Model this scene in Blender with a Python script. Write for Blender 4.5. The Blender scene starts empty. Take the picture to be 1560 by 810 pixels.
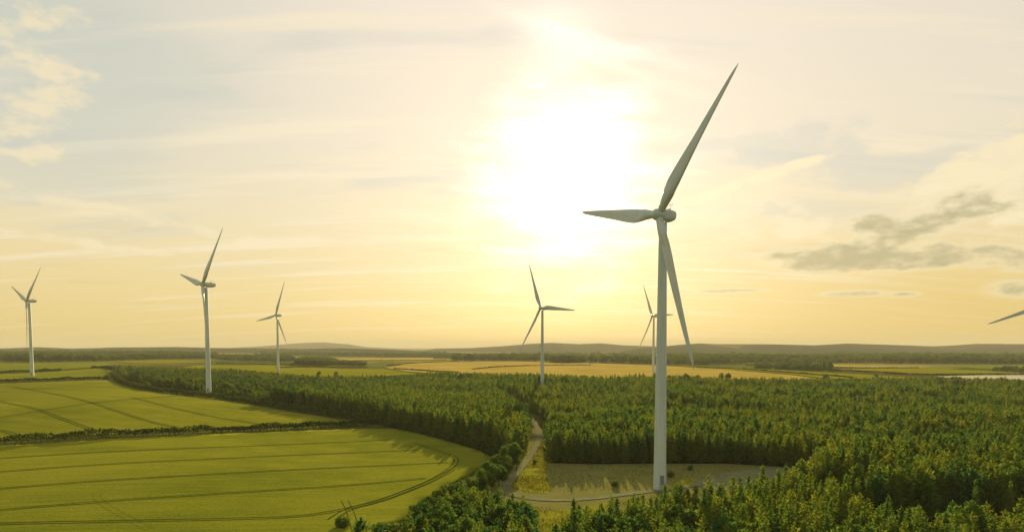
import bpy, math, random
import numpy as np
from mathutils import Vector, Matrix, noise as mnoise
from mathutils.geometry import delaunay_2d_cdt

random.seed(7)
RNG = np.random.default_rng(11)
scene = bpy.context.scene
COL = scene.collection
PI = math.pi

# ------------------------------------------------------------------ survey
F, PX, PY = 1040.0, 780.0, 587.0            # focal length and principal point of the drone picture, in its pixels
PITCH = math.atan(59 / 1040.0)
CZ = 36.6
FWD = np.array([0, math.cos(PITCH), -math.sin(PITCH)])
UPV = np.array([0, math.sin(PITCH), math.cos(PITCH)])
RGT = np.array([1.0, 0, 0])
CAM = np.array([0, 0, CZ])
SUN_AZ, SUN_EL = math.radians(4.2), math.radians(12.4)
SUND = np.array([math.sin(SUN_AZ) * math.cos(SUN_EL), math.cos(SUN_AZ) * math.cos(SUN_EL), math.sin(SUN_EL)])


def sm(a, b, x):
    t = np.clip((np.asarray(x, float) - a) / (b - a), 0, 1)
    return t * t * (3 - 2 * t)


def H(x, y):
    """height of the land in metres"""
    x = np.asarray(x, float); y = np.asarray(y, float)
    t = -x / np.maximum(y, 1.0)
    return 9.5 * sm(.1, .65, t) * sm(60, 350, y) + 2.2 * sm(600, 850, y)


def ray(px, py):
    return FWD + RGT * (px - PX) / F + UPV * (PY - py) / F


def G(px, py, off=0.0):
    """the point of the land (plus off metres) seen at a pixel of the photograph: how the survey was read"""
    d = ray(px, py); t = 20.0; last = 20.0
    while t < 20000:
        p = CAM + d * t
        if p[2] < float(H(p[0], p[1])) + off:
            lo, hi = last, t
            for _ in range(20):
                m = (lo + hi) / 2; q = CAM + d * m
                if q[2] < float(H(q[0], q[1])) + off: hi = m
                else: lo = m
            q = CAM + d * hi
            return (float(q[0]), float(q[1]))
        last = t; t *= 1.01
    return (float((CAM + d * 20000)[0]), float((CAM + d * 20000)[1]))


def to_px(p):
    v = np.asarray(p, float) - CAM; w = v @ FWD
    return PX + F * (v @ RGT) / w, PY - F * (v @ UPV) / w


# ------------------------------------------------------------------ objects
def link(o, parent=None):
    COL.objects.link(o)
    if parent is not None: o.parent = parent
    return o


def tag(o, label=None, cat=None, group=None, kind=None):
    if label: o['label'] = label
    if cat: o['category'] = cat
    if group: o['group'] = group
    if kind: o['kind'] = kind
    return o


def empty(name, loc, rz=0.0):
    o = bpy.data.objects.new(name, None)
    o.empty_display_size = 1.0
    o.location = loc; o.rotation_euler = (0, 0, rz)
    return link(o)


def mesh_obj(name, verts, faces, mat, parent=None, smooth=False):
    me = bpy.data.meshes.new(name)
    me.from_pydata([tuple(v) for v in verts], [], [tuple(f) for f in faces])
    me.materials.append(mat)
    if smooth: me.polygons.foreach_set('use_smooth', [True] * len(me.polygons))
    me.update()
    return link(bpy.data.objects.new(name, me), parent)


def quad_mesh(name, P, mat):
    """P: n x 4 x 3 quads -> mesh data"""
    n = len(P)
    me = bpy.data.meshes.new(name)
    me.vertices.add(n * 4); me.loops.add(n * 4); me.polygons.add(n)
    me.vertices.foreach_set('co', np.ascontiguousarray(P, dtype=np.float32).ravel())
    me.loops.foreach_set('vertex_index', np.arange(n * 4, dtype=np.int32))
    me.polygons.foreach_set('loop_start', np.arange(0, n * 4, 4, dtype=np.int32))
    me.polygons.foreach_set('loop_total', np.full(n, 4, dtype=np.int32))
    me.materials.append(mat)
    me.update(calc_edges=True); me.validate()
    return me


class MB:
    def __init__(s): s.v = []; s.f = []
    def add(s, v, f):
        b = len(s.v); s.v += [tuple(p) for p in v]; s.f += [tuple(i + b for i in q) for q in f]
    def box(s, lo, hi):
        x0, y0, z0 = lo; x1, y1, z1 = hi
        s.add([(x0,y0,z0),(x1,y0,z0),(x1,y1,z0),(x0,y1,z0),(x0,y0,z1),(x1,y0,z1),(x1,y1,z1),(x0,y1,z1)],
              [(0,3,2,1),(4,5,6,7),(0,1,5,4),(1,2,6,5),(2,3,7,6),(3,0,4,7)])
    def tube(s, pts, rad, n=8, cap=True):
        rings = []
        for i, p in enumerate(pts):
            p = Vector(p)
            a = Vector(pts[max(i-1,0)]); b = Vector(pts[min(i+1,len(pts)-1)])
            d = (b - a).normalized()
            u = d.orthogonal().normalized() if abs(d.z) < .98 else Vector((1,0,0))
            u = (u - d * u.dot(d)).normalized(); w = d.cross(u)
            rings.append([p + (u*math.cos(k*2*PI/n) + w*math.sin(k*2*PI/n)) * rad[i] for k in range(n)])
        v = [q for r in rings for q in r]; f = []
        for i in range(len(pts)-1):
            for k in range(n):
                f.append((i*n+k, i*n+(k+1)%n, (i+1)*n+(k+1)%n, (i+1)*n+k))
        if cap:
            f.append(tuple(range(n))[::-1]); f.append(tuple((len(pts)-1)*n+k for k in range(n)))
        s.add(v, f)


# ------------------------------------------------------------------ node helpers
class NT:
    def __init__(s, tree): s.t = tree; tree.nodes.clear()
    def node(s, typ, **kw):
        n = s.t.nodes.new(typ)
        for k, v in kw.items(): setattr(n, k, v)
        return n
    def put(s, sock, v):
        if isinstance(v, bpy.types.NodeSocket): s.t.links.new(v, sock)
        elif v is not None:
            if isinstance(v, (tuple, list)) and len(v) == 3 and sock.type == 'RGBA': v = (*v, 1)
            sock.default_value = v
    def m(s, op, a, b=None, c=None, clamp=False):
        n = s.node('ShaderNodeMath', operation=op, use_clamp=clamp)
        for i, v in enumerate((a, b, c)):
            if v is not None: s.put(n.inputs[i], v)
        return n.outputs[0]
    def add(s, *a):
        r = a[0]
        for b in a[1:]: r = s.m('ADD', r, b)
        return r
    def mul(s, *a):
        r = a[0]
        for b in a[1:]: r = s.m('MULTIPLY', r, b)
        return r
    def ss(s, x, lo, hi, a=0.0, b=1.0):
        n = s.node('ShaderNodeMapRange', interpolation_type='SMOOTHSTEP')
        for i, v in enumerate((x, lo, hi, a, b)): s.put(n.inputs[i], v)
        return n.outputs[0]
    def noise(s, vec, scale, detail=4, rough=.55, lac=2.0, dist=0.0):
        n = s.node('ShaderNodeTexNoise')
        s.put(n.inputs['Vector'], vec)
        for k, v in (('Scale', scale), ('Detail', detail), ('Roughness', rough), ('Lacunarity', lac), ('Distortion', dist)): s.put(n.inputs[k], v)
        return n.outputs['Fac']
    def xyz(s, x, y, z=0.0):
        n = s.node('ShaderNodeCombineXYZ')
        for i, v in enumerate((x, y, z)): s.put(n.inputs[i], v)
        return n.outputs[0]
    def sep(s, v):
        n = s.node('ShaderNodeSeparateXYZ'); s.put(n.inputs[0], v); return n.outputs
    def mix(s, f, a, b, blend='MIX'):
        n = s.node('ShaderNodeMix', data_type='RGBA', blend_type=blend)
        s.put(n.inputs[0], f); s.put(n.inputs[6], a); s.put(n.inputs[7], b)
        return n.outputs[2]
    def ramp(s, f, stops):
        n = s.node('ShaderNodeValToRGB'); s.put(n.inputs[0], f)
        el = n.color_ramp.elements
        while len(el) < len(stops): el.new(0.5)
        for e, (p, c) in zip(el, stops): e.position = p; e.color = (*c, 1)
        return n.outputs[0]
    def scalecol(s, col, k):
        n = s.node('ShaderNodeVectorMath', operation='SCALE'); s.put(n.inputs[0], col); s.put(n.inputs[3], k); return n.outputs[0]
    def vadd(s, a, b):
        n = s.node('ShaderNodeVectorMath', operation='ADD'); s.put(n.inputs[0], a); s.put(n.inputs[1], b); return n.outputs[0]
    def map(s, vec, scale=(1,1,1), rot=(0,0,0), loc=(0,0,0)):
        n = s.node('ShaderNodeMapping'); s.put(n.inputs['Vector'], vec)
        n.inputs['Scale'].default_value = scale; n.inputs['Rotation'].default_value = rot; n.inputs['Location'].default_value = loc
        return n.outputs[0]


def material(name, build):
    m = bpy.data.materials.new(name); m.use_nodes = True
    t = NT(m.node_tree); build(t); return m


def finish(t, col, rough=.8, bump=None, bump_d=.1, transl=0.0, spec=.3, metallic=0.0):
    p = t.node('ShaderNodeBsdfPrincipled')
    t.put(p.inputs['Base Color'], col); t.put(p.inputs['Roughness'], rough)
    t.put(p.inputs['Specular IOR Level'], spec); t.put(p.inputs['Metallic'], metallic)
    if bump is not None:
        b = t.node('ShaderNodeBump'); t.put(b.inputs['Height'], bump); t.put(b.inputs['Distance'], bump_d); b.inputs['Strength'].default_value = 1.0
        t.put(p.inputs['Normal'], b.outputs[0])
    out = t.node('ShaderNodeOutputMaterial')
    sh = p.outputs[0]
    if transl > 0:
        tr = t.node('ShaderNodeBsdfTranslucent'); t.put(tr.inputs['Color'], col)
        mx = t.node('ShaderNodeMixShader'); mx.inputs[0].default_value = transl
        t.put(mx.inputs[1], sh); t.put(mx.inputs[2], tr.outputs[0]); sh = mx.outputs[0]
    t.put(out.inputs['Surface'], sh)


def geo_pos(t): return t.node('ShaderNodeNewGeometry').outputs['Position']
def obj_pos(t): return t.node('ShaderNodeTexCoord').outputs['Object']


def foliage(name, dark, mid, light, transl=.3, clump=.7):
    def b(t):
        oi = t.node('ShaderNodeObjectInfo').outputs['Random']
        n1 = t.noise(obj_pos(t), clump, 3, .6)
        n2 = t.noise(geo_pos(t), .018, 3, .6)
        f = t.add(t.mul(t.m('SUBTRACT', n1, .5), 1.5), t.mul(t.m('SUBTRACT', n2, .5), 1.6), t.mul(oi, .7), .15)
        c = t.ramp(f, [(0.0, dark), (.5, mid), (1.0, light)])
        finish(t, c, .9, transl=transl, spec=0.0)
    return material(name, b)


M_CONIFER = foliage('conifer_foliage', (0.055, 0.118, 0.022), (0.110, 0.169, 0.017), (0.168, 0.202, 0.015), .42)
M_PINE = foliage('pine_foliage', (0.045, 0.123, 0.028), (0.090, 0.162, 0.020), (0.141, 0.186, 0.017), .42)
M_LARCH = foliage('larch_foliage', (0.105, 0.157, 0.019), (0.163, 0.196, 0.017), (0.218, 0.225, 0.015), .45)
M_LEAF = foliage('broadleaf_foliage', (0.041, 0.099, 0.019), (0.082, 0.139, 0.017), (0.155, 0.189, 0.015), .38)
M_HEDGE = foliage('hedge_foliage', (.020, .050, .009), (.040, .075, .010), (.080, .105, .011), .25, clump=.25)
M_GRASS = foliage('grass_blades', (.07, .075, .008), (.15, .135, .009), (.26, .21, .012), .3, clump=.3)


def bark(t):
    n = t.noise(t.map(obj_pos(t), (6, 6, 1.2)), 2.0, 5, .65)
    finish(t, t.ramp(n, [(.3, (.05, .038, .026)), (.7, (.16, .125, .09))]), .9, n, .05)
M_BARK = material('bark', bark)


def paint(t):
    p = obj_pos(t)
    n = t.noise(t.map(p, (1.6, 1.6, .05)), 1.6, 6, .65)
    n2 = t.noise(p, .35, 3, .5)
    c = t.mix(t.ss(n, .42, .75), (.57, .60, .52), (.40, .425, .345))
    c = t.mix(t.ss(n2, .45, .8, 0, .4), c, (.49, .515, .43))
    finish(t, c, .42, spec=.4)
M_PAINT = material('turbine_paint', paint)
M_DOOR = material('door_grey', lambda t: finish(t, t.mix(t.noise(obj_pos(t), 3), (.16, .18, .17), (.24, .26, .25)), .5))
M_CONC = material('concrete', lambda t: finish(t, t.mix(t.noise(obj_pos(t), 1.3, 5), (.30, .29, .26), (.42, .40, .36)), .9))
M_STEEL = material('galvanised_steel', lambda t: finish(t, t.mix(t.noise(obj_pos(t), 5, 3), (.40, .41, .41), (.55, .56, .56)), .45, metallic=.6))


def crop_mat(name, c0, c1, c2, rot, row=1.6):
    """standing crop: drill rows, lodged patches, uneven ripeness"""
    def b(t):
        p = t.map(geo_pos(t), rot=(0, 0, rot))
        big = t.noise(p, .012, 5, .6)
        rows = t.noise(t.map(p, (.02, row, 1)), 1.0, 3, .6)
        bands = t.noise(t.map(p, (.004, .09, 1)), 1.0, 4, .6)
        fine = t.noise(p, 1.7, 4, .7)
        f = t.add(t.mul(t.m('SUBTRACT', big, .5), 1.9), t.mul(t.m('SUBTRACT', rows, .5), .75), t.mul(t.m('SUBTRACT', bands, .5), 1.0), t.mul(t.m('SUBTRACT', fine, .5), 1.3), .5)
        c = t.ramp(f, [(.12, c0), (.5, c1), (.9, c2)])
        finish(t, c, .95, t.add(fine, rows), .16, transl=.10, spec=0.0)
    return material(name, b)


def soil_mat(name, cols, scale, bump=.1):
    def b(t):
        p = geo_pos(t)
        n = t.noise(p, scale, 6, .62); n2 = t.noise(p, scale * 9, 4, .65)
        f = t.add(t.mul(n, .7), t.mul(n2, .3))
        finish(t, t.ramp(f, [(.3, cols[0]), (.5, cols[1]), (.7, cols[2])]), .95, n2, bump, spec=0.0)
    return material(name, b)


def ground_mat(t):
    p = geo_pos(t)
    v = t.node('ShaderNodeTexVoronoi'); v.feature = 'F1'
    t.put(v.inputs['Vector'], t.vadd(p, t.scalecol(t.node('ShaderNodeTexCoord').outputs['Object'], 0.0))); v.inputs['Scale'].default_value = .0035
    cell = t.sep(v.outputs['Color'])[0]
    far = t.ramp(cell, [(0.0, (.050, .065, .014)), (.3, (.13, .14, .02)), (.55, (.24, .21, .025)), (.8, (.26, .22, .05)), (1.0, (.10, .12, .02))])
    n = t.noise(p, .06, 6, .62); n2 = t.noise(p, .8, 4, .65)
    near = t.ramp(t.add(t.mul(n, .65), t.mul(n2, .35)), [(.3, (.045, .046, .012)), (.5, (.085, .080, .016)), (.7, (.150, .128, .020))])
    xyz = t.sep(p)
    d = t.m('SQRT', t.add(t.mul(xyz[0], xyz[0]), t.mul(xyz[1], xyz[1])))
    finish(t, t.mix(t.ss(d, 1000, 1300), near, far), .95, n2, .1, spec=0.0)
M_GROUND = material('rough_grass_land', ground_mat)
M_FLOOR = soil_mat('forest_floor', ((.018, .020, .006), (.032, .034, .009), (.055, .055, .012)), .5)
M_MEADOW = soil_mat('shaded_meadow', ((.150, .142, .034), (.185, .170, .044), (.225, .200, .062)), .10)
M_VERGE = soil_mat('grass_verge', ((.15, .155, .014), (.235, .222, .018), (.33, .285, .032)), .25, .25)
M_GRAVEL = soil_mat('gravel', ((.150, .146, .062), (.195, .186, .092), (.25, .235, .13)), .35, .05)
M_WHEEL = soil_mat('wheel_track_soil_shade', ((.030, .045, .006), (.045, .060, .008), (.065, .078, .010)), .5)  # green soil, darkened in colour for the crop's shade in the sunken tracks
M_HEAD = soil_mat('field_margin', ((.105, .105, .018), (.135, .130, .026), (.165, .152, .036)), .08, .1)

CROP_A = crop_mat('ripening_barley', (.142, .160, .012), (.215, .215, .015), (.285, .265, .022), math.radians(-8))
CROP_B = crop_mat('barley_upper', (.145, .158, .012), (.212, .208, .015), (.270, .246, .022), math.radians(25))
CROP_C = crop_mat('pasture', (.125, .155, .010), (.190, .203, .013), (.250, .240, .018), math.radians(5))
CROP_Y = crop_mat('ripe_stubble', (.36, .25, .045), (.46, .32, .058), (.54, .38, .08), math.radians(10), .3)
CROP_G = crop_mat('far_green_crop', (.17, .17, .006), (.23, .215, .007), (.28, .25, .010), math.radians(0), .4)


def hill_mat(t):
    p = t.map(geo_pos(t), (1, .45, 1))
    v = t.node('ShaderNodeTexVoronoi'); v.feature = 'F1'
    t.put(v.inputs['Vector'], p); v.inputs['Scale'].default_value = .0042
    cell = t.sep(v.outputs['Color'])[0]
    woods = t.ss(t.noise(p, .0022, 4, .6), .36, .46)
    c = t.ramp(cell, [(0.0, (.022, .034, .018)), (.5, (.040, .052, .022)), (.85, (.075, .080, .030)), (1.0, (.17, .15, .055))])
    c = t.mix(woods, c, (.020, .036, .020))
    finish(t, c, 1.0, spec=0.0)
M_HILL = material('hillside', hill_mat)


# ------------------------------------------------------------------ land
def build_ground():
    rs = np.concatenate([[0.0], np.geomspace(12, 16500, 170)])
    na = 480
    A = np.linspace(0, 2 * PI, na, endpoint=False)
    v = [(0, 0, 0)]
    for r in rs[1:]:
        x = r * np.sin(A); y = r * np.cos(A); z = H(x, y)
        v += list(zip(x, y, z))
    f = [(0, 1 + (k + 1) % na, 1 + k) for k in range(na)]
    for i in range(len(rs) - 2):
        b = 1 + i * na; c = b + na
        for k in range(na):
            k2 = (k + 1) % na
            f.append((b + k, b + k2, c + k2, c + k))
    o = mesh_obj('ground', v, f, M_GROUND, smooth=True)
    tag(o, 'wide rough grass lowland reaching out to the horizon', kind='structure')


def densify(pts, step):
    out = []
    for i, a in enumerate(pts):
        b = pts[(i + 1) % len(pts)]
        n = max(1, int(math.hypot(b[0]-a[0], b[1]-a[1]) / step))
        for k in range(n):
            out.append((a[0] + (b[0]-a[0]) * k / n, a[1] + (b[1]-a[1]) * k / n))
    return out


def inside(poly, X, Y):
    X = np.asarray(X, float); Y = np.asarray(Y, float)
    r = np.zeros(X.shape, bool)
    for i in range(len(poly)):
        x0, y0 = poly[i]; x1, y1 = poly[(i + 1) % len(poly)]
        if y0 == y1: continue
        c = ((y0 > Y) != (y1 > Y)) & (X < (x1 - x0) * (Y - y0) / (y1 - y0) + x0)
        r ^= c
    return r


def smooth_poly(pts, it=2):
    for _ in range(it):
        q = []
        for i, a in enumerate(pts):
            b = pts[(i + 1) % len(pts)]
            q += [(.75*a[0]+.25*b[0], .75*a[1]+.25*b[1]), (.25*a[0]+.75*b[0], .25*a[1]+.75*b[1])]
        pts = q
    return pts


def sheet(name, poly, off, mat, step=None, wob=0.0, skirt=0.0, label=None):
    """an area of land cover following the terrain"""
    xs = [p[0] for p in poly]; ys = [p[1] for p in poly]
    ext = max(max(xs) - min(xs), max(ys) - min(ys))
    step = step or max(3.0, ext / 60)
    ring = densify(poly, step)
    if wob:
        ring = [(x + wob * mnoise.noise(Vector((x*.11, y*.11, 3.1))) + wob*.5 * mnoise.noise(Vector((x*.4, y*.4, 8.1))), y + wob * mnoise.noise(Vector((x*.11, y*.11, 7.7)))) for x, y in ring]
    gx, gy = np.meshgrid(np.arange(min(xs) + step/2, max(xs), step), np.arange(min(ys) + step/2, max(ys), step))
    k = inside(ring, gx.ravel(), gy.ravel())
    pts = [Vector(p) for p in ring] + [Vector(p) for p in zip(gx.ravel()[k], gy.ravel()[k])]
    n = len(ring)
    vs, _, fs, *_ = delaunay_2d_cdt(pts, [], [list(range(n))], 1, 1e-4)
    X = np.array([p.x for p in vs]); Y = np.array([p.y for p in vs])
    Z = H(X, Y) + off
    V = list(zip(X, Y, Z)); Fc = [tuple(q) for q in fs]
    if skirt:
        cnt = {}
        for q in Fc:
            for i in range(len(q)):
                e = (q[i], q[(i+1) % len(q)]); cnt[e] = 1
        m = {}
        for (a, b) in list(cnt):
            if (b, a) not in cnt:
                for w in (a, b):
                    if w not in m: m[w] = len(V); V.append((V[w][0], V[w][1], V[w][2] - skirt))
                Fc.append((b, a, m[a], m[b]))
    o = mesh_obj(name, V, Fc, mat, smooth=True)
    if label: tag(o, label, kind='structure')
    return o


def gpoly(px, off=0.0): return [G(x, y, off) for x, y in px]


def polyline(pts, step):
    out = []
    for a, b in zip(pts[:-1], pts[1:]):
        n = max(1, int(math.hypot(b[0]-a[0], b[1]-a[1]) / step))
        out += [(a[0]+(b[0]-a[0])*k/n, a[1]+(b[1]-a[1])*k/n) for k in range(n)]
    return out + [pts[-1]]


def curve(pts, it=2):
    for _ in range(it):
        q = [pts[0]]
        for a, b in zip(pts[:-1], pts[1:]):
            q += [(.75*a[0]+.25*b[0], .75*a[1]+.25*b[1]), (.25*a[0]+.75*b[0], .25*a[1]+.75*b[1])]
        pts = q + [pts[-1]]
    return pts


def strip_geo(pts, width, off, shift=0.0):
    pts = polyline(pts, 3.0)
    V = []; Fc = []
    for i, p in enumerate(pts):
        a = pts[max(i-1, 0)]; b = pts[min(i+1, len(pts)-1)]
        d = Vector((b[0]-a[0], b[1]-a[1])).normalized(); nx, ny = -d.y, d.x
        w = width * (1 + .18 * mnoise.noise(Vector((p[0]*.2, p[1]*.2, 1.5))))
        for s in (-.5, .5):
            x = p[0] + nx * (shift + s*w); y = p[1] + ny * (shift + s*w)
            V.append((x, y, float(H(x, y)) + off))
        if i: Fc.append((2*i-2, 2*i-1, 2*i+1, 2*i))
    return V, Fc


build_ground()

# ---- near fields
A_PX = [(-90, 692), (0, 681), (120, 674), (240, 667), (370, 661), (470, 657), (540, 655), (600, 654),
        (640, 662), (690, 675), (730, 688), (748, 697), (742, 706), (724, 718), (700, 731), (672, 748), (650, 762), (628, 782), (606, 800), (560, 812), (505, 838), (440, 900), (330, 980), (-300, 1000), (-300, 740)]
A_W = gpoly(A_PX)
fieldA = sheet('crop_field', A_W, .55, CROP_A, 5.0, wob=.6, skirt=.6, label='large yellow green crop field with curved tramlines at the bottom left')
B_PX = [(-90, 685), (0, 672), (120, 666), (240, 660), (370, 654), (470, 649), (530, 645), (500, 637), (440, 628), (400, 621), (340, 611),
        (260, 602), (210, 594), (180, 586), (166, 580), (130, 580), (60, 583), (0, 585), (-90, 590)]
B_W = gpoly(B_PX)
fieldB = sheet('crop_field', B_W, .5, CROP_B, 6.0, wob=.8, skirt=.55, label='crop field with crossing tramlines behind the long front hedge')
C_PX = [(-90, 572), (0, 570), (90, 566), (150, 561), (172, 565), (160, 571), (160, 576), (80, 577), (0, 579), (-90, 581)]
fieldC = sheet('crop_field', gpoly(C_PX), .45, CROP_C, label='narrow green field around the foot of the leftmost turbine')
D_PX = [(-90, 555), (0, 554), (160, 553), (172, 556), (140, 560), (90, 563), (0, 567), (-90, 569)]
fieldD = sheet('crop_field', gpoly(D_PX), .45, CROP_C, label='narrow green field strip behind the leftmost turbine')

# margins mown round the near fields, a little lower than the crop
sheet('field_margin', gpoly([(0, 676), (240, 663), (470, 652.5), (545, 648), (600, 650), (660, 662), (720, 678), (756, 694), (752, 704), (720, 724), (664, 759), (596, 812), (540, 850), (600, 600+226), (700, 745), (770, 706), (752, 688), (690, 668), (620, 650), (560, 641), (470, 646), (240, 658), (0, 670)]), .12, M_HEAD, 4.0, label='pale mown grass margin round the large crop field')
sheet('field_margin', gpoly([(160, 579), (178, 588), (210, 597), (260, 605), (340, 614), (400, 624), (440, 631), (500, 640), (545, 646), (560, 642), (470, 627), (380, 610), (300, 601), (230, 591), (190, 583), (172, 576)]), .12, M_HEAD, 4.0, label='pale mown grass margin along the upper crop field')


def tramline(field, px, width=.55, gap=1.7, off=.6, single=False):
    pts = curve([G(x, y) for x, y in px])
    V = []; Fc = []
    for sh in ((0,) if single else (-gap/2, gap/2)):
        v, f = strip_geo(pts, width, off, sh)
        b = len(V); V += v; Fc += [tuple(i+b for i in q) for q in f]
    return mesh_obj('tramline', V, Fc, M_WHEEL, field)


for l in ([(-80, 707), (0, 700.5), (260, 688), (520, 675.5), (600, 671)], [(-80, 729), (0, 721), (260, 706), (520, 692), (640, 687)],
          [(-80, 756), (0, 747), (260, 730), (520, 714), (640, 708.5), (684, 707)], [(-80, 789), (0, 780), (260, 761), (520, 743), (600, 736), (650, 731)],
          [(-80, 806), (0, 801), (200, 798), (400, 793), (470, 789), (530, 778), (580, 765), (625, 748), (660, 733), (688, 715), (697, 704), (690, 696), (664, 687), (630, 676)]):
    tramline(fieldA, l, width=.33, gap=1.3)
tramline(fieldA, [(505, 775+20), (530, 778), (575, 768), (620, 751), (655, 737), (690, 717)], .3, 1.5, .62)
tramline(fieldA, [(228, 810), (190, 790), (155, 770), (146, 758), (152, 752), (170, 748)], .06, 1.5)
tramline(fieldA, [(525, 765), (535, 785), (542, 812)], .14, 1.5)
for l in ([(-60, 652), (0, 656), (35, 668)], [(-60, 596), (0, 614), (50, 622), (95, 640), (150, 660)], [(20, 590), (100, 604), (172, 626), (230, 645), (285, 656)], [(200, 606), (250, 620), (320, 636), (420, 652)]):
    tramline(fieldB, l, width=.42, gap=1.6, off=.55)

# ---- clearing, verge, tracks
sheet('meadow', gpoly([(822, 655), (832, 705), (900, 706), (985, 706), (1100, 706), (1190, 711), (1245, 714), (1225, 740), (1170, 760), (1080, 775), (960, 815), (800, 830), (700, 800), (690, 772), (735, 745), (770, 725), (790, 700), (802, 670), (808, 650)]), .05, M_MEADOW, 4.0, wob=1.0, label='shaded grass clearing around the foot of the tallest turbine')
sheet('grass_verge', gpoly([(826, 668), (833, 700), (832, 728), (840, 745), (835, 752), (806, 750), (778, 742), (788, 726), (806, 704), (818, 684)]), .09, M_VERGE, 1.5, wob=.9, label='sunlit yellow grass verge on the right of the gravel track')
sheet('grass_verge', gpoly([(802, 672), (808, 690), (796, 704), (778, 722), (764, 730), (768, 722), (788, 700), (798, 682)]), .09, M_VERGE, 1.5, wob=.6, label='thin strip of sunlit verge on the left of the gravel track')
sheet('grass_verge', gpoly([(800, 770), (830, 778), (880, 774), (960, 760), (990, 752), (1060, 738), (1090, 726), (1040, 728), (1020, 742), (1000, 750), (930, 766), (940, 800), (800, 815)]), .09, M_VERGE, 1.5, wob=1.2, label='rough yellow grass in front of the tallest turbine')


def track(px, width, off, label, name='track'):
    v, f = strip_geo(curve([G(x, y) for x, y in px]), width, off)
    return tag(mesh_obj(name, v, f, M_GRAVEL), label, kind='structure')


track([(760, 606), (792, 622), (812, 640), (822, 656), (822, 674), (810, 694), (792, 714), (776, 732), (762, 750), (745, 775), (715, 815), (690, 860)], 2.7, .14, 'gravel track running between the forest blocks towards the bottom edge')
track([(764, 748), (790, 757), (840, 763), (900, 760), (960, 752), (1030, 744), (1100, 732), (1180, 722)], 2.6, .17, 'gravel track curving past the foot of the tallest turbine')
sheet('gravel_pad', gpoly([(1050, 731), (1100, 722), (1170, 712), (1215, 714), (1200, 726), (1150, 742), (1080, 748)]), .13, M_GRAVEL, 3.0, wob=.8, label='flat grey gravel crane pad right of the tallest turbine')
sheet('gravel_pad', gpoly([(556, 812), (600, 800), (640, 803), (650, 830), (560, 850), (520, 840)]), .16, M_GRAVEL, 3.0, wob=.8, label='grey bare corner of gravel at the bottom edge of the crop field')

# ---- forest regions
FOREST = gpoly([(176, 562), (192, 579), (250, 591), (330, 603), (400, 615), (470, 626), (540, 637), (600, 650), (660, 663), (720, 680), (752, 690), (778, 706), (794, 690), (803, 670), (808, 650),
                (800, 632), (788, 622), (800, 622), (815, 630), (834, 645), (840, 705), (900, 707), (985, 706), (1100, 706), (1190, 710), (1242, 714)]) \
    + [(93, 199), (87, 185), (73, 167), (56, 150), (46, 141), (32, 134), (22, 128), (10, 118), (5, 110), (5, 70), (160, 70), (480, 400)] \
    + [G(x, y, 8.5) for x, y in [(1660, 578), (1436, 575), (1300, 577), (1160, 578), (1060, 574), (900, 571.5), (640, 567), (560, 567), (430, 563.5), (330, 557), (172, 553)]]
CLUMP = [G(x, y, 7.5) for x, y in [(622, 792), (642, 766), (668, 746), (700, 736), (740, 741), (770, 748), (798, 750), (806, 780)]] + [(3, 108), (3, 84), (-30, 84), (-26, 110)]
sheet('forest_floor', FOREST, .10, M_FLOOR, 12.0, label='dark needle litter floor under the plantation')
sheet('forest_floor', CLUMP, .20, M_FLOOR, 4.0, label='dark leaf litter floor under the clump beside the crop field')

# ---- far fields
for nm, px, mat, off, lab in [
    ('crop_field', [(585, 560), (612, 556.5), (640, 553), (780, 550.5), (900, 553), (1000, 557), (1060, 560), (1200, 571), (1260, 579), (900, 577), (700, 572), (620, 566)], CROP_Y, .7, 'broad golden ripe field beyond the forest behind the middle turbine'),
    ('crop_field', [(240, 566), (300, 557), (410, 556), (520, 562), (585, 562), (640, 570), (560, 575), (330, 570)], CROP_G, .6, 'green yellow field edge behind the second turbine from the left'),
    ('crop_field', [(1040, 559.5), (1120, 560), (1330, 572), (1420, 577), (1262, 578), (1180, 568)], CROP_G, .8, 'bright green field right of the golden field beyond the forest'),
    ('crop_field', [(1270, 562.5), (1400, 561), (1500, 565), (1560, 569), (1660, 572), (1420, 571), (1345, 569)], CROP_G, .7, 'bright green field just behind the narrow lake'),
    ('crop_field', [(1136, 555.2), (1180, 554.2), (1420, 559), (1400, 560.4), (1260, 560)], CROP_Y, .6, 'golden field strip in front of the far dark wood'),
    ('crop_field', [(1410, 556), (1560, 556), (1660, 558), (1660, 564), (1500, 562)], CROP_C, .6, 'dull green pasture right of the golden field strip'),
    ('crop_field', [(176, 549.6), (260, 549), (330, 551.5), (250, 554), (190, 553)], CROP_G, .6, 'small bright field between the wooded ridge and the left forest'),
    ('crop_field', [(500, 545.4), (660, 544.6), (660, 548), (540, 549.5)], CROP_Y, .6, 'far golden field left of the low hills'),
    ('crop_field', [(600, 553.5), (690, 549.6), (720, 550.5), (610, 556)], CROP_Y, .6, 'thin golden strip at the far end of the broad golden field'),
    ('crop_field', [(290, 543), (420, 542), (420, 545.5), (300, 546)], CROP_C, .6, 'hazy green field on the rise behind the second turbine'),
]:
    sheet(nm, gpoly(px), off, mat, label=lab)


def water(t):
    n = t.noise(t.map(geo_pos(t), (.6, .15, 1)), 1.0, 3)
    finish(t, (.05, .06, .06), .12, n, .02, spec=.6)
sheet('lake', gpoly([(1425, 574.2), (1500, 571.6), (1700, 571.2), (1700, 581), (1480, 580)]), .95, material('lake_water', water), label='narrow bright lake beyond the forest at the right edge')


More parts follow.
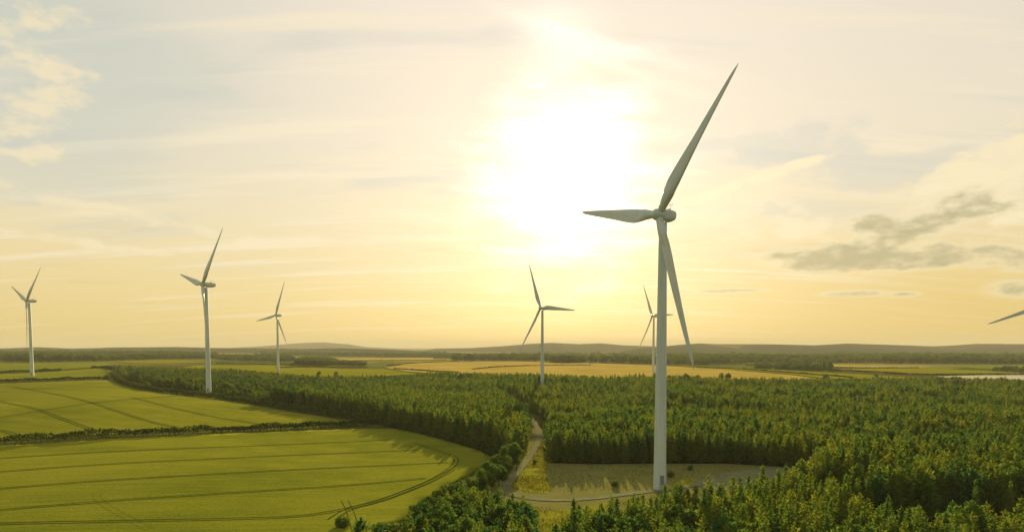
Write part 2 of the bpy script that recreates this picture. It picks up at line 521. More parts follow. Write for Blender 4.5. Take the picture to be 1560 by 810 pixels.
# ---- hills
def hills(prof, D, depth, seed, label, rough=.0035):
    px = np.linspace(prof[0][0], prof[-1][0], 260)
    py = np.interp(px, [p[0] for p in prof], [p[1] for p in prof])
    ns = 14
    V = []; Fc = []
    for i, (a, b) in enumerate(zip(px, py)):
        az = math.atan((a - PX) / F)
        r0 = D / math.cos(az)
        top = CZ + (531.4 - b) / F * D
        edge = min(1, min(i, len(px) - 1 - i) / 22.0); edge = edge * edge * (3 - 2*edge)
        for j in range(ns + 1):
            s = -1 + 2 * j / ns
            r = r0 + s * depth * (1 + .2*math.sin(a*.02+seed))
            prof_s = math.cos(s * PI / 2) ** 1.2 if abs(s) < 1 else 0
            z = -12 + (top + 12) * prof_s * edge
            x, y = r * math.sin(az), r * math.cos(az)
            z += D * rough * .22 * mnoise.fractal(Vector((x*.0016+seed, y*.0016, seed)), .8, 2.1, 4) * prof_s * edge
            V.append((x, y, z))
        if i:
            for j in range(ns):
                p = (i-1)*(ns+1)+j; q = i*(ns+1)+j
                Fc.append((p, q, q+1, p+1))
    tag(mesh_obj('hills', V, Fc, M_HILL, smooth=True), label, kind='structure')


hills([(330, 534), (400, 530.5), (440, 526.8), (470, 525.2), (495, 524.6), (515, 526.5), (532, 527.5), (560, 532), (600, 534), (680, 538)], 8500, 1400, 1.3, 'pale hazy hill on the horizon behind the third turbine from the left', .0012)
hills([(600, 541), (650, 536.5), (665, 534), (720, 533), (770, 530), (805, 527), (840, 525.2), (880, 527.2), (915, 526), (950, 529), (1010, 531), (1060, 529), (1120, 531), (1250, 536)], 5600, 1400, 4.1, 'golden hazy range of low hills below the sun', .0012)
hills([(900, 541), (960, 535), (1000, 531.5), (1040, 527.8), (1065, 526), (1090, 527), (1180, 527.5), (1240, 529), (1290, 526.5), (1320, 527.5), (1420, 530.5), (1450, 529.5), (1485, 527), (1560, 527), (1650, 526), (1750, 527)], 4100, 1300, 7.7, 'grey green wooded range of hills along the right horizon', .0016)
hills([(-260, 533), (-80, 532.5), (0, 534), (60, 531.8), (110, 534), (180, 532), (265, 531.5), (330, 533), (400, 533.5), (460, 534.5), (520, 533.5), (580, 535.5), (640, 537.5), (740, 541)], 3700, 1000, 2.9, 'low dark ridge along the left horizon', .0016)


# ------------------------------------------------------------------ trees
def rnd(n, a, b): return RNG.uniform(a, b, n)


def leaves(C, D, L, W, jit=.35):
    """quads at C pointing along D with length L and width W"""
    n = len(C)
    D = D + RNG.normal(size=(n, 3)) * jit
    D /= np.linalg.norm(D, axis=1)[:, None]
    R = RNG.normal(size=(n, 3)); S = np.cross(D, R); S /= np.linalg.norm(S, axis=1)[:, None]
    L = L[:, None]; W = W[:, None]
    return np.stack([C - D*L*.5, C + S*W*.5 - D*L*.05, C + D*L*.5, C - S*W*.5 - D*L*.05], 1)


def conifer_crown(h, rb, z0, levels, per, step, lift, leafL, leafW, pw=.85, ragged=.25, per_pos=2):
    C = []; D = []
    for i in range(levels):
        f = i / (levels - 1)
        z = z0 * h + (1 - z0) * h * f ** .92
        prof = (1 - f) ** pw * min(1.0, .62 + 1.6 * f)
        n = max(3, int(per * (1 - .45 * f)))
        a0 = RNG.uniform(0, 6.28)
        for k in range(n):
            a = a0 + k * 6.283 / n + RNG.normal() * .2
            Lb = rb * prof * RNG.uniform(1 - ragged * 1.6, 1 + ragged) + .12
            up = lift * (.35 + .9 * f) + RNG.normal() * .1
            d = np.array([math.cos(a), math.sin(a), up]); d /= np.linalg.norm(d)
            m = max(1, int(Lb / step))
            for q in range(m):
                t = (q + .75 + RNG.uniform(-.3, .3)) / m
                base = np.array([0, 0, z + RNG.normal() * .1]) + d * Lb * t
                base[2] -= .10 * (Lb * t) ** 1.3
                for _ in range(per_pos):
                    C.append(base + RNG.normal(size=3) * np.array([.13, .13, .10]) * (1 + .5*t)); D.append(d + np.array([0, 0, .15]))
    for q in range(5):
        C.append(np.array([0, 0, h - .1 + .14 * q])); D.append(np.array([0, 0, 1.0]))
    C = np.array(C); D = np.array(D); n = len(C)
    return leaves(C, D, rnd(n, leafL*.7, leafL*1.3), rnd(n, leafW*.7, leafW*1.3))


def broad_crown(h, r, blobs, per, size, z0=.28, round_=1.0):
    C = []; D = []; cen = []
    for b in range(blobs):
        u = RNG.normal(size=3); u /= np.linalg.norm(u)
        rr = RNG.uniform(.35, .78)
        zc = h * (z0 + (1 - z0) / 2)
        c = np.array([u[0]*r*rr, u[1]*r*rr, zc + u[2] * h * (1 - z0) / 2 * rr * round_])
        br = r * RNG.uniform(.32, .52)
        cen.append(c)
        v = RNG.normal(size=(per, 3)); v /= np.linalg.norm(v, axis=1)[:, None]
        C.append(c + v * br * (RNG.uniform(.55, 1.1, size=(per, 1)))); D.append(v + np.array([0, 0, .25]))
    C = np.concatenate(C); D = np.concatenate(D); n = len(C)
    return leaves(C, D, rnd(n, size*.7, size*1.4), rnd(n, size*.5, size*1.0), .7), cen


def trunk_mesh(h, r, limbs):
    b = MB()
    k = 5
    b.tube([(.05*math.sin(i*1.7), .05*math.cos(i*2.1), h * i / k - (.3 if i == 0 else 0)) for i in range(k+1)], [r * (1.25 if i == 0 else 1 - .85*i/k) for i in range(k+1)], 7)
    for p, z, rr in limbs:
        b.tube([(0, 0, z), (p[0]*.55, p[1]*.55, z + (p[2]-z)*.45), tuple(p)], [rr, rr*.65, rr*.2], 5)
    me = bpy.data.meshes.new('trunk'); me.from_pydata(b.v, [], b.f); me.materials.append(M_BARK); me.update()
    return me


VAR = {}
def add_variant(kind, h, crown, trunk): VAR.setdefault(kind, []).append((h, crown, trunk))


def limb_list(h, n, r):
    out = []
    for i in range(n):
        z = h * RNG.uniform(.2, .7); a = RNG.uniform(0, 6.28); L = r * RNG.uniform(.5, .8) * (1 - z / h * .6)
        out.append(((math.cos(a)*L, math.sin(a)*L, z + L*.35), z, .05))
    return out


for (h, rb, z0) in ((10.0, 2.15, .07), (10.0, 1.7, .10)):
    add_variant('spruce', h, quad_mesh('spruce_crown', conifer_crown(h, rb, z0, 30, 10, .34, .22, .66, .30), M_CONIFER), trunk_mesh(h*.97, .15, limb_list(h, 8, rb)))
for (h, rb, z0) in ((8.6, 2.6, .10), (8.0, 2.8, .12)):
    add_variant('pine', h, quad_mesh('pine_crown', conifer_crown(h, rb, z0, 25, 10, .40, .60, .70, .38, .50, .3), M_PINE), trunk_mesh(h*.95, .18, limb_list(h, 8, rb)))
for (h, rb, z0) in ((9.6, 2.3, .10), (9.0, 2.05, .08)):
    add_variant('larch', h, quad_mesh('larch_crown', conifer_crown(h, rb, z0, 28, 9, .40, .42, .62, .26, .62, .4), M_LARCH), trunk_mesh(h*.97, .14, limb_list(h, 8, rb)))
for (h, r, bl) in ((8.0, 2.7, 15), (7.4, 3.0, 16), (8.4, 2.4, 14)):
    q, cen = broad_crown(h, r, bl, 115, .52, .14)
    add_variant('broadleaf', h, quad_mesh('broadleaf_crown', q, M_LEAF), trunk_mesh(h*.75, .20, [(c, h*RNG.uniform(.2, .45), .08) for c in cen[:9]]))
for (h, r, bl) in ((2.4, 1.8, 9), (1.8, 1.5, 8)):
    q, cen = broad_crown(h, r, bl, 90, .36, .02)
    add_variant('shrub', h, quad_mesh('shrub_crown', q, M_LEAF), trunk_mesh(h*.7, .07, [(c, h*.12, .04) for c in cen[:6]]))

NAMES = {'spruce': 'spruce_tree', 'pine': 'pine_tree', 'larch': 'larch_tree', 'broadleaf': 'broadleaf_tree', 'shrub': 'shrub'}
PROTO = {}


def plant(kind, vi, x, y, hgt, rot, label, group, wide=1.0, off=.1):
    h, cm, tm = VAR[kind][vi]
    e = empty(NAMES[kind], (x, y, float(H(x, y)) + off), rot)
    s = hgt / h
    e.scale = (s * wide, s * wide, s)
    tag(e, label, 'shrub' if kind == 'shrub' else 'tree', group)
    t = link(bpy.data.objects.new('trunk', tm), e); c = link(bpy.data.objects.new('crown', cm), e)
    PROTO.setdefault((kind, vi), (t, c))
    return e


# where every plantation tree grows
def nz(x, y, s, o=0.0): return mnoise.fractal(Vector((x*s + o, y*s, o)), .9, 2.0, 3)


T_POS = {}
def turbine_spot(n, px): T_POS[n] = G(*px)
turbine_spot('main', (1005, 745)); turbine_spot('T1', (49, 573)); turbine_spot('T2', (318, 600)); turbine_spot('T3', (424, 567)); turbine_spot('T4', (826, 591)); turbine_spot('T5', (995, 572))
T_POS['T6'] = (350.0, 436.0)

LANE = polyline(curve([G(822, 656), G(812, 640), G(792, 622), G(760, 606), G(720, 596)]), 3.0)
LANE = np.array(LANE)


def forest_points():
    out = []
    xs = [p[0] for p in FOREST]; ys = [p[1] for p in FOREST]
    for (y0, y1, sp) in ((60, 250, 2.95), (250, 430, 3.3), (430, 1200, 4.4)):
        gx, gy = np.meshgrid(np.arange(min(xs), max(xs), sp), np.arange(y0, min(y1, max(ys)), sp * .9))
        gx = gx + (np.arange(gx.shape[0]) % 2)[:, None] * sp / 2
        X = (gx + RNG.uniform(-.36, .36, gx.shape) * sp).ravel(); Y = (gy + RNG.uniform(-.36, .36, gy.shape) * sp).ravel()
        k = inside(FOREST, X, Y) & (np.abs(X) < Y * .86 + 18)
        out.append(np.stack([X[k], Y[k]], 1))
    P = np.concatenate(out)
    keep = np.ones(len(P), bool)
    for n, r in (('main', 16), ('T2', 11), ('T3', 9), ('T5', 9), ('T4', 7), ('T6', 10)):
        x, y = T_POS[n]; keep &= np.hypot(P[:, 0]-x, P[:, 1]-y) > r
    x, y = T_POS['T4']; u = np.array([x, y]) / math.hypot(x, y); rel = P - np.array([x, y])
    al = -(rel @ u); ac = np.abs(rel @ np.array([u[1], -u[0]])); keep &= ~((al > -2) & (al < 62) & (ac < 5))
    x, y = T_POS['T2']; keep &= ~((P[:, 0] > x) & (P[:, 0] < x + 22) & (np.abs(P[:, 1] - y - 2) < 11))
    d = np.min(np.hypot(P[:, None, 0] - LANE[None, ::2, 0], P[:, None, 1] - LANE[None, ::2, 1]), 1); keep &= d > 4.2
    return P[keep]


PTS = forest_points()
RIDE = []                                     # the dark rides of the plantation at the bottom right
for x0, y0, x1, y1, w in ((74, 128, 135, 133, 20), (66, 150, 84, 156, 7)):
    RIDE.append((np.array([x0, y0]), np.array([x1, y1]), w))


for a, b, w in (((1215, 604), (1620, 592), 13), ((1285, 634), (1620, 640), 9), ((1330, 617), (1480, 612), 16), ((1050, 600), (1180, 606), 9), ((640, 588), (800, 584), 10), ((880, 590), (1000, 584), 9), ((1090, 640), (1240, 648), 7), ((430, 585), (560, 592), 9), ((1450, 660), (1620, 668), 7)):
    RIDE.append((np.array(G(*a)), np.array(G(*b)), w))


def in_ride(x, y):
    for a, b, w in RIDE:
        p = np.array([x, y]); t = np.clip(((p-a) @ (b-a)) / ((b-a) @ (b-a)), 0, 1)
        if np.linalg.norm(p - a - (b-a)*t) < w / 2 * (1 + .4*nz(x, y, .1, 2)): return True
    return False


TREES = []                                    # x, y, height, kind, variant, rot, wide
for x, y in PTS:
    if in_ride(x, y): continue
    n = nz(x, y, .013, 3.3); n2 = nz(x, y, .035, 9.1)
    if y > 230 and n2 > .62 and random.random() < .8: continue          # small gaps
    if random.random() < .045: continue
    hgt = 9.0 + 2.4 * n + 1.8 * n2 + random.gauss(0, .7)
    if y < 150 and x > 0: hgt = 8.7 + .5 * n2 + random.gauss(0, .8)
    if y > 138 and y < 190 and x > 74: hgt = max(hgt + 1.5, 10.5 + random.gauss(0, .6))
    if x < -60 and y > 300: hgt *= 1 - .36 * float(sm(-60, -130, x))
    r = random.random() + (.25 if y < 240 else .8) * nz(x, y, .014, 5.5)
    leafy = sm(-75, -170, x) * sm(760, 450, y)
    if random.random() < leafy * .75: kind = 'broadleaf'; hgt = 5.4 + 2.2*n + 1.6*n2 + random.gauss(0, .9)
    elif y < 240: kind = 'spruce' if r < .58 else 'pine' if r < .66 else 'larch' if r < 1.02 else 'broadleaf'
    else: kind = 'spruce' if r < .45 else 'larch' if r < .80 else 'pine'
    if -135 < x < -5 and 215 < y < 400: hgt = max(hgt, 10.3 + random.gauss(0, .6))
    if kind == 'pine': hgt *= .93
    hgt = max(3.5, hgt)
    TREES.append((x, y, hgt, kind, random.randrange(len(VAR[kind])), random.uniform(0, 6.28), random.uniform(.85, 1.15)))
# the clump beside the crop field
cx = [p[0] for p in CLUMP]; cy = [p[1] for p in CLUMP]
gx, gy = np.meshgrid(np.arange(min(cx), max(cx), 2.7), np.arange(min(cy), max(cy), 2.5))
X = (gx + RNG.uniform(-.9, .9, gx.shape)).ravel(); Y = (gy + RNG.uniform(-.9, .9, gy.shape)).ravel()
for x, y in np.stack([X, Y], 1)[inside(CLUMP, X, Y)]:
    r = random.random()
    kind = 'broadleaf' if r < .34 else 'larch' if r < .62 else 'spruce' if r < .85 else 'pine'
    hgt = 7.3 + random.gauss(0, .7)
    TREES.append((x, y, hgt, kind, random.randrange(len(VAR[kind])), random.uniform(0, 6.28), random.uniform(.85, 1.1)))

LOOK = {'spruce': 'slender pointed spruce', 'pine': 'bushy blue green pine', 'larch': 'feathery yellow green larch', 'broadleaf': 'round leafy broadleaf tree'}


def zone(px):
    if px < 812: return 'in the clump between the crop field and the gravel track', 'trees of the clump beside the crop field'
    if px < 1040: return 'in front of the foot of the tallest turbine', 'plantation trees in front of the tallest turbine'
    if px < 1300: return 'in the dense stand below the shaded clearing', 'plantation trees below the shaded clearing'
    return 'in the dense plantation filling the bottom right corner', 'plantation trees in the bottom right corner'


cand = []
for i, t in enumerate(TREES):
    x, y, hgt = t[:3]
    z = float(H(x, y))
    u, v = to_px((x, y, z + hgt * .9)); u2, v2 = to_px((x, y, z + hgt))
    if -8 < u < 1568 and v2 < 803 and y > 20: cand.append((y, i, u))
cand.sort()
NEAR = {i: u for _, i, u in cand[:300]}
stuff = []
for i, t in enumerate(TREES):
    x, y, hgt, kind, vi, rot, wide = t
    if i in NEAR:
        w, g = zone(NEAR[i])
        plant(kind, vi, x, y, hgt, rot, LOOK[kind] + ' ' + w, g, wide)
    else: stuff.append(t)

# tall thin spruces left standing in the dark ride
for (px, top, hgt, vi, wide, lab) in ((1437, 718, 10.5, 1, .62, 'tall thin spruce standing alone in the dark gap, leftmost of three'), (1487, 732, 10.5, 1, .60, 'tall thin spruce standing alone in the dark gap, middle one of three'),
                                      (1540, 734, 9.6, 0, .55, 'tall thin spruce standing alone in the dark gap, rightmost of three')):
    x, y = G(px, top, hgt); plant('spruce', vi, x, y, hgt, 1.0 + px, lab, 'lone spruces in the dark gap', wide)

# leafy trees in a line along the edge of the crop field
line = [((633, 768), 5.6), ((650, 754), 6.0), ((666, 744), 6.2), ((681, 737), 6.4), ((699, 733), 6.6), ((716, 725), 6.6), ((731, 715), 6.8), ((745, 702), 7.2), ((757, 690), 7.4), ((769, 679), 7.8), ((779, 672), 8.2), ((787, 678), 7.6), ((772, 694), 6.4), ((760, 705), 6.0), ((746, 716), 5.6)]
for i, ((px, py), hgt) in enumerate(line):
    x, y = G(px, py, hgt)
    lab = 'tallest yellow topped tree at the upper end of the line along the crop field' if i == 10 else 'dark leafy tree in the line along the edge of the large crop field'
    plant('broadleaf', i % 3, x, y, hgt, i * 1.3, lab, 'leafy trees along the crop field edge', 1.0)
# dark round trees on the far left edge of the forest
edge = [((182, 556), 7), ((197, 556), 7.5), ((212, 560), 6.5), ((205, 568), 5), ((228, 565), 6.5), ((240, 573), 6), ((186, 575), 4), ((262, 575), 7), ((222, 580), 5), ((280, 579), 6.5), ((298, 581), 6),
        ((345, 581), 7.5), ((362, 583), 7), ((380, 592), 6), ((376, 590), 6.5), ((398, 590), 7), ((416, 599), 6), ((442, 600), 6.5), ((466, 601), 6), ((488, 604), 6)]
for i, ((px, py), hgt) in enumerate(edge):
    x, y = G(px, py, hgt)
    left = px < 310
    plant('broadleaf', (i * 2) % 3, x, y, hgt, i * 2.1, 'dark bushy tree on the forest edge left of the second turbine' if left else 'dark bushy tree on the forest edge right of the second turbine',
          'bushy trees on the left forest edge', 1.35)
for (px, py, hgt, lab) in ((935, 742, 1.7, 'small green bush alone in the shaded clearing'), (1022, 727, 1.5, 'low pale bush just right of the tallest turbine'), (815, 706, 1.2, 'small dark bush on the sunlit verge'),
                           (521, 806, 2.6, 'dark bush alone at the bottom edge of the crop field'), (1052, 716, 1.3, 'small bush on the far side of the crane pad')):
    x, y = G(px, py); plant('shrub', 0 if hgt > 1.6 else 1, x, y, hgt, px, lab, None)


# ---- the mass of the forest: one object
def scatter(name, pts, label, fuzz=None):
    kinds = sorted({(t[3], t[4]) for t in pts})
    me = bpy.data.meshes.new(name)
    me.vertices.add(len(pts))
    me.vertices.foreach_set('co', np.array([(t[0], t[1], float(H(t[0], t[1])) + .1) for t in pts], dtype=np.float32).ravel())
    for an, typ, vals in (('pick', 'INT', [kinds.index((t[3], t[4])) for t in pts]), ('rot', 'FLOAT', [t[5] for t in pts])):
        a = me.attributes.new(an, typ, 'POINT'); a.data.foreach_set('value', np.array(vals, dtype=np.int32 if typ == 'INT' else np.float32))
    a = me.attributes.new('size', 'FLOAT_VECTOR', 'POINT')
    a.data.foreach_set('vector', np.array([(t[2]/VAR[t[3]][t[4]][0]*t[6], t[2]/VAR[t[3]][t[4]][0]*t[6], t[2]/VAR[t[3]][t[4]][0]) for t in pts], dtype=np.float32).ravel())
    o = link(bpy.data.objects.new(name, me))
    ng = bpy.data.node_groups.new(name, 'GeometryNodeTree')
    ng.interface.new_socket('Geometry', in_out='INPUT', socket_type='NodeSocketGeometry')
    ng.interface.new_socket('Geometry', in_out='OUTPUT', socket_type='NodeSocketGeometry')
    L = ng.links.new
    gi = ng.nodes.new('NodeGroupInput'); go = ng.nodes.new('NodeGroupOutput')
    join = ng.nodes.new('GeometryNodeJoinGeometry')
    for kd in reversed(kinds):
        jn = ng.nodes.new('GeometryNodeJoinGeometry')
        for ob in reversed(PROTO[kd]):
            oi = ng.nodes.new('GeometryNodeObjectInfo'); oi.transform_space = 'ORIGINAL'; oi.inputs['Object'].default_value = ob; oi.inputs['As Instance'].default_value = False
            L(oi.outputs['Geometry'], jn.inputs[0])
        g2 = ng.nodes.new('GeometryNodeGeometryToInstance'); L(jn.outputs[0], g2.inputs[0]); L(g2.outputs[0], join.inputs[0])
    iop = ng.nodes.new('GeometryNodeInstanceOnPoints')
    iop.inputs['Pick Instance'].default_value = True
    def attr(n, t):
        a = ng.nodes.new('GeometryNodeInputNamedAttribute'); a.data_type = t; a.inputs['Name'].default_value = n; return a.outputs['Attribute']
    cmb = ng.nodes.new('ShaderNodeCombineXYZ'); L(attr('rot', 'FLOAT'), cmb.inputs[2])
    e2r = ng.nodes.new('FunctionNodeEulerToRotation'); L(cmb.outputs[0], e2r.inputs[0])
    L(gi.outputs[0], iop.inputs['Points']); L(join.outputs[0], iop.inputs['Instance'])
    L(attr('pick', 'INT'), iop.inputs['Instance Index']); L(e2r.outputs[0], iop.inputs['Rotation']); L(attr('size', 'FLOAT_VECTOR'), iop.inputs['Scale'])
    L(iop.outputs[0], go.inputs[0])
    md = o.modifiers.new('scatter', 'NODES'); md.node_group = ng
    tag(o, label, kind='stuff')
    return o


scatter('forest', stuff, 'dense mixed plantation of conifers stretching behind the turbines')


def area_points(poly, sp, hgt, dh, wide=(1.0, 1.3), kinds=('broadleaf',)):
    xs = [p[0] for p in poly]; ys = [p[1] for p in poly]
    gx, gy = np.meshgrid(np.arange(min(xs), max(xs), sp), np.arange(min(ys), max(ys), sp))
    X = (gx + RNG.uniform(-.45, .45, gx.shape)*sp).ravel(); Y = (gy + RNG.uniform(-.45, .45, gy.shape)*sp).ravel()
    out = []
    for x, y in np.stack([X, Y], 1)[inside(poly, X, Y)]:
        k = random.choice(kinds)
        out.append((x, y, max(3, hgt + dh * (nz(x, y, .004, 1.1)*1.5 + random.gauss(0, .5))), k, random.randrange(len(VAR[k])), random.uniform(0, 6.28), random.uniform(*wide)))
    return out


woods = []
for px, sp, hh, dh in (([(-110, 551), (60, 551.5), (175, 550), (240, 547.5), (330, 547), (330, 542), (160, 540), (-110, 540)], 15, 11, 3),
                       ([(330, 549), (440, 552), (452, 549), (430, 543), (330, 544)], 15, 9, 3),
                       ([(452, 556.5), (500, 557.5), (512, 553), (500, 550), (456, 550)], 9, 10.5, 1.5), ([(505, 556), (560, 558), (555, 554), (510, 552)], 10, 7, 2),
                       ([(400, 541.5), (520, 542.5), (640, 544), (700, 546), (700, 541.5), (520, 538), (400, 538)], 20, 11, 3),
                       ([(690, 550), (760, 549), (835, 551), (890, 552.5), (960, 553.5), (1060, 556.5), (1140, 553.5), (1300, 553.5), (1560, 555), (1700, 556), (1700, 544), (1300, 543), (1060, 545), (900, 546), (700, 545)], 17, 12, 4),
                       ([(838, 552), (862, 553), (886, 552), (884, 549), (842, 549)], 9, 15, 2),
                       ([(1150, 562), (1200, 563.5), (1264, 565), (1262, 560), (1150, 559)], 11, 7, 2),
                       ([(1510, 566), (1660, 569), (1660, 563), (1530, 562)], 12, 5, 1.5)):
    woods += area_points(gpoly(px), sp, hh, dh, (1.25, 1.9))
for px, sp, hh in (([(680, 542), (1060, 541.5), (1700, 541), (1700, 538.8), (1060, 539), (680, 540)], 30, 9), ([(-110, 539), (60, 539.5), (420, 538), (680, 541), (680, 539), (420, 536.5), (-110, 537)], 30, 9)):
    woods += [q for q in area_points(gpoly(px), sp, hh, 3, (1.9, 2.9)) if nz(q[0], q[1], .0018, 6.6) > -.35]
scatter('woodland', woods, 'dark far woods and copses between the fields and the hills')
for i, (px, py, hgt) in enumerate(((1228, 563.5, 15), (1240, 564.5, 9), (1256, 564.8, 14), (1264, 564.6, 13.5), (1205, 562, 8))):
    x, y = G(px, py)
    plant('broadleaf', i % 3, x, y, hgt, i, ('tall dark tree left of the pair by the far farm', 'low dark tree between the tall trees by the far farm', 'tall dark tree of the pair by the far farm, left one', 'tall dark tree of the pair by the far farm, right one', 'small tree in front of the far farm copse')[i], 'farm trees beyond the forest', .85)
for i, px in enumerate((1099, 1109, 486, 512, 1258, 1334)):
    py = {1099: 579, 1109: 579, 486: 576, 512: 577, 1258: 582, 1334: 580}[px]
    x, y = G(px, py); plant('broadleaf', i % 3, x, y, 8.0, i*1.1, ('left one of two round trees on the forest rim against the golden field', 'right one of two round trees on the forest rim against the golden field',
          'left one of two round trees on the forest rim right of the third turbine', 'right one of two round trees on the forest rim right of the third turbine', 'round tree on the forest rim against the bright green field', 'round tree on the forest rim left of the narrow lake')[i], 'single trees on the far forest rim', 1.1)


# ------------------------------------------------------------------ hedges
def hedge(px, hgt, wid, label, per_m=46, leaf=.6, seed=0.0, off=.1):
    pts = polyline(curve([G(x, y) for x, y in px], 1), .5)
    P = np.array(pts); seg = np.hypot(*np.diff(P, axis=0).T); n = int(seg.sum() * per_m)
    i = RNG.integers(0, len(P), n)
    T = np.gradient(P, axis=0); T /= np.linalg.norm(T, axis=1)[:, None]
    N = np.stack([-T[:, 1], T[:, 0]], 1)
    hs = np.array([hgt * (1 + .34 * nz(p[0], p[1], .09, seed) + .12 * nz(p[0], p[1], .5, seed + 2)) for p in P])
    ws = np.array([wid * (1 + .30 * nz(p[0], p[1], .12, seed + 5)) for p in P])
    a = RNG.uniform(0, PI, n); q = np.sqrt(RNG.uniform(.35, 1, n))
    lx = np.cos(a) * q * ws[i] / 2; lz = np.sin(a) ** .7 * q * hs[i]
    xy = P[i] + N[i] * lx[:, None] + T[i] * RNG.uniform(-.4, .4, n)[:, None]
    z = H(xy[:, 0], xy[:, 1]) + off + lz
    C = np.column_stack([xy, z])
    D = np.column_stack([N[i] * np.cos(a)[:, None], np.sin(a)])
    me = quad_mesh('hedge', leaves(C, D, rnd(n, leaf*.7, leaf*1.4), rnd(n, leaf*.5, leaf)), M_HEDGE)
    return tag(link(bpy.data.objects.new('hedge', me)), label, 'hedge', 'field hedges')


hedge([(-90, 687), (0, 678), (100, 671), (200, 666), (300, 661.5), (400, 656.5), (440, 655)], 2.9, 2.8, 'long dark clipped hedge between the two left crop fields', 60)
hedge([(443, 655), (500, 651.5), (560, 648), (590, 645)], 2.9, 2.8, 'short dark hedge right of the gap between the two crop fields', 60)
hedge([(172, 572), (182, 583), (215, 594), (270, 601), (340, 609), (400, 618), (450, 627), (510, 636), (560, 643), (620, 655), (680, 669), (735, 686), (760, 697)], 3.2, 4.5, 'long leafy hedge curving along the forest edge', 70, .65)
hedge([(-90, 586), (0, 582.5), (80, 580), (164, 577.5)], 2.6, 3.0, 'dark hedge in front of the leftmost turbine', 30, .9)
hedge([(-90, 571), (0, 568.5), (60, 566.5), (92, 564)], 2.6, 3.0, 'short dark hedge behind the leftmost turbine', 24, 1.0)
hedge([(140, 561.5), (160, 560.5), (172, 563)], 3, 4, 'scrubby hedge end beside the left forest corner', 30, 1.0)
for px, lab in (([(600, 562), (640, 565), (700, 568)], 'thin hedge at the left corner of the golden field'), ([(720, 563), (760, 559), (820, 557), (900, 556.5)], 'faint hedge crossing the broad golden field'),
                ([(590, 557), (640, 552.6), (700, 550.8)], 'low hedge along the far side of the golden field'), ([(1060, 560), (1130, 562.5), (1220, 570), (1300, 576)], 'dark hedge between the golden field and the bright green field'),
                ([(1180, 562), (1270, 564), (1380, 570)], 'thin hedge crossing the green fields right of the farm'), ([(1345, 568.6), (1420, 572), (1500, 571), (1640, 571)], 'dark hedge on the bank behind the narrow lake'),
                ([(1136, 556.5), (1260, 560.5), (1400, 561)], 'low hedge in front of the golden field strip'), ([(420, 561), (460, 559.5), (560, 560)], 'dark low hedge under the rounded copse'), ([(520, 549.8), (600, 549), (680, 549)], 'thin far hedge below the far golden field'),
                ([(330, 554), (440, 556), (450, 556)], 'low hedge behind the second turbine in the middle distance')):
    hedge(px, 1.9, 2.4, lab, 9, 1.5, seed=px[0][0] * .01)

# ---- rough grass on the clearing and verges
def grass(name, polys, n, hgt, label):
    Q = []
    for poly, share in polys:
        xs = [p[0] for p in poly]; ys = [p[1] for p in poly]
        m = int(n * share); X = RNG.uniform(min(xs), max(xs), m*3); Y = RNG.uniform(min(ys), max(ys), m*3)
        dens = np.array([nz(a, b, .12, 4.0) for a, b in zip(X, Y)])
        k = inside(poly, X, Y) & (dens > RNG.uniform(-.6, .5, m*3))
        X = X[k][:m]; Y = Y[k][:m]; c = len(X)
        hh = rnd(c, .5, 1.3) * hgt
        C = np.column_stack([X, Y, H(X, Y) + .08 + hh * .4])
        Q.append(leaves(C, np.tile([0, 0, 1.0], (c, 1)), hh, hh * .6, .35))
    me = quad_mesh(name, np.concatenate(Q), M_GRASS)
    tag(link(bpy.data.objects.new(name, me)), label, kind='stuff')


grass('grass', [(gpoly([(826, 668), (833, 700), (832, 728), (842, 747), (806, 751), (778, 742), (788, 726), (806, 704), (818, 684)]), .35), (gpoly([(800, 770), (880, 776), (990, 754), (1060, 738), (1010, 750), (940, 800), (800, 815)]), .4),
                (gpoly([(832, 706), (1190, 712), (1060, 735), (960, 745), (840, 750)]), .12)], 9000, .45, 'tufts of rough grass on the clearing and verges')


# ------------------------------------------------------------------ turbines
R_BL = 44.0
BLADES = {}


def blade_mesh(defl, length):
    key = (round(defl, 3), round(length, 3))
    if key in BLADES: return BLADES[key]
    L = R_BL * length; ns, nc = 34, 18
    V = []; Fc = []
    for i in range(ns):
        u = (i / (ns - 1)) ** 1.15
        z = .9 + (L - .9) * u
        chord = .96 * np.interp(u, [0, .03, .08, .14, .21, .30, .5, .75, .93, .98, 1], [1.95, 1.95, 2.5, 3.5, 4.0, 3.75, 2.8, 1.8, 1.05, .6, .08])
        thick = np.interp(u, [0, .03, .10, .2, .35, .6, 1], [1.0, 1.0, .66, .36, .26, .2, .15])
        rnd_ = np.interp(u, [0, .03, .18], [1, 1, 0])
        tw = math.radians(np.interp(u, [0, .1, .25, .5, 1], [18, 17, 11, 5, 0]))
        yb = defl * L * u ** 1.8
        for k in range(nc):
            a = 2 * PI * k / nc
            xc = math.cos(a)                                 # +1 leading edge, -1 trailing edge
            ya = math.sin(a)
            xf = .5 * (xc + 1)
            air = ya * (.35 + .65 * xf) * .5 * thick * (.2 + .8 * math.sqrt(max(0, 1 - (1 - xf) ** 2)))
            x = chord * (xc * .5 - .17 * (1 - rnd_)); y = chord * (ya * .5 * rnd_ + air * (1 - rnd_))
            V.append((x*math.cos(tw) - y*math.sin(tw), x*math.sin(tw) + y*math.cos(tw) + yb, z))
        if i:
            for k in range(nc):
                Fc.append(((i-1)*nc+k, (i-1)*nc+(k+1) % nc, i*nc+(k+1) % nc, i*nc+k))
    Fc.append(tuple((ns-1)*nc+k for k in range(nc))); Fc.append(tuple(range(nc))[::-1])
    me = bpy.data.meshes.new('blade'); me.from_pydata(V, [], Fc); me.materials.append(M_PAINT)
    me.polygons.foreach_set('use_smooth', [True]*len(me.polygons)); me.update()
    BLADES[key] = me
    return me


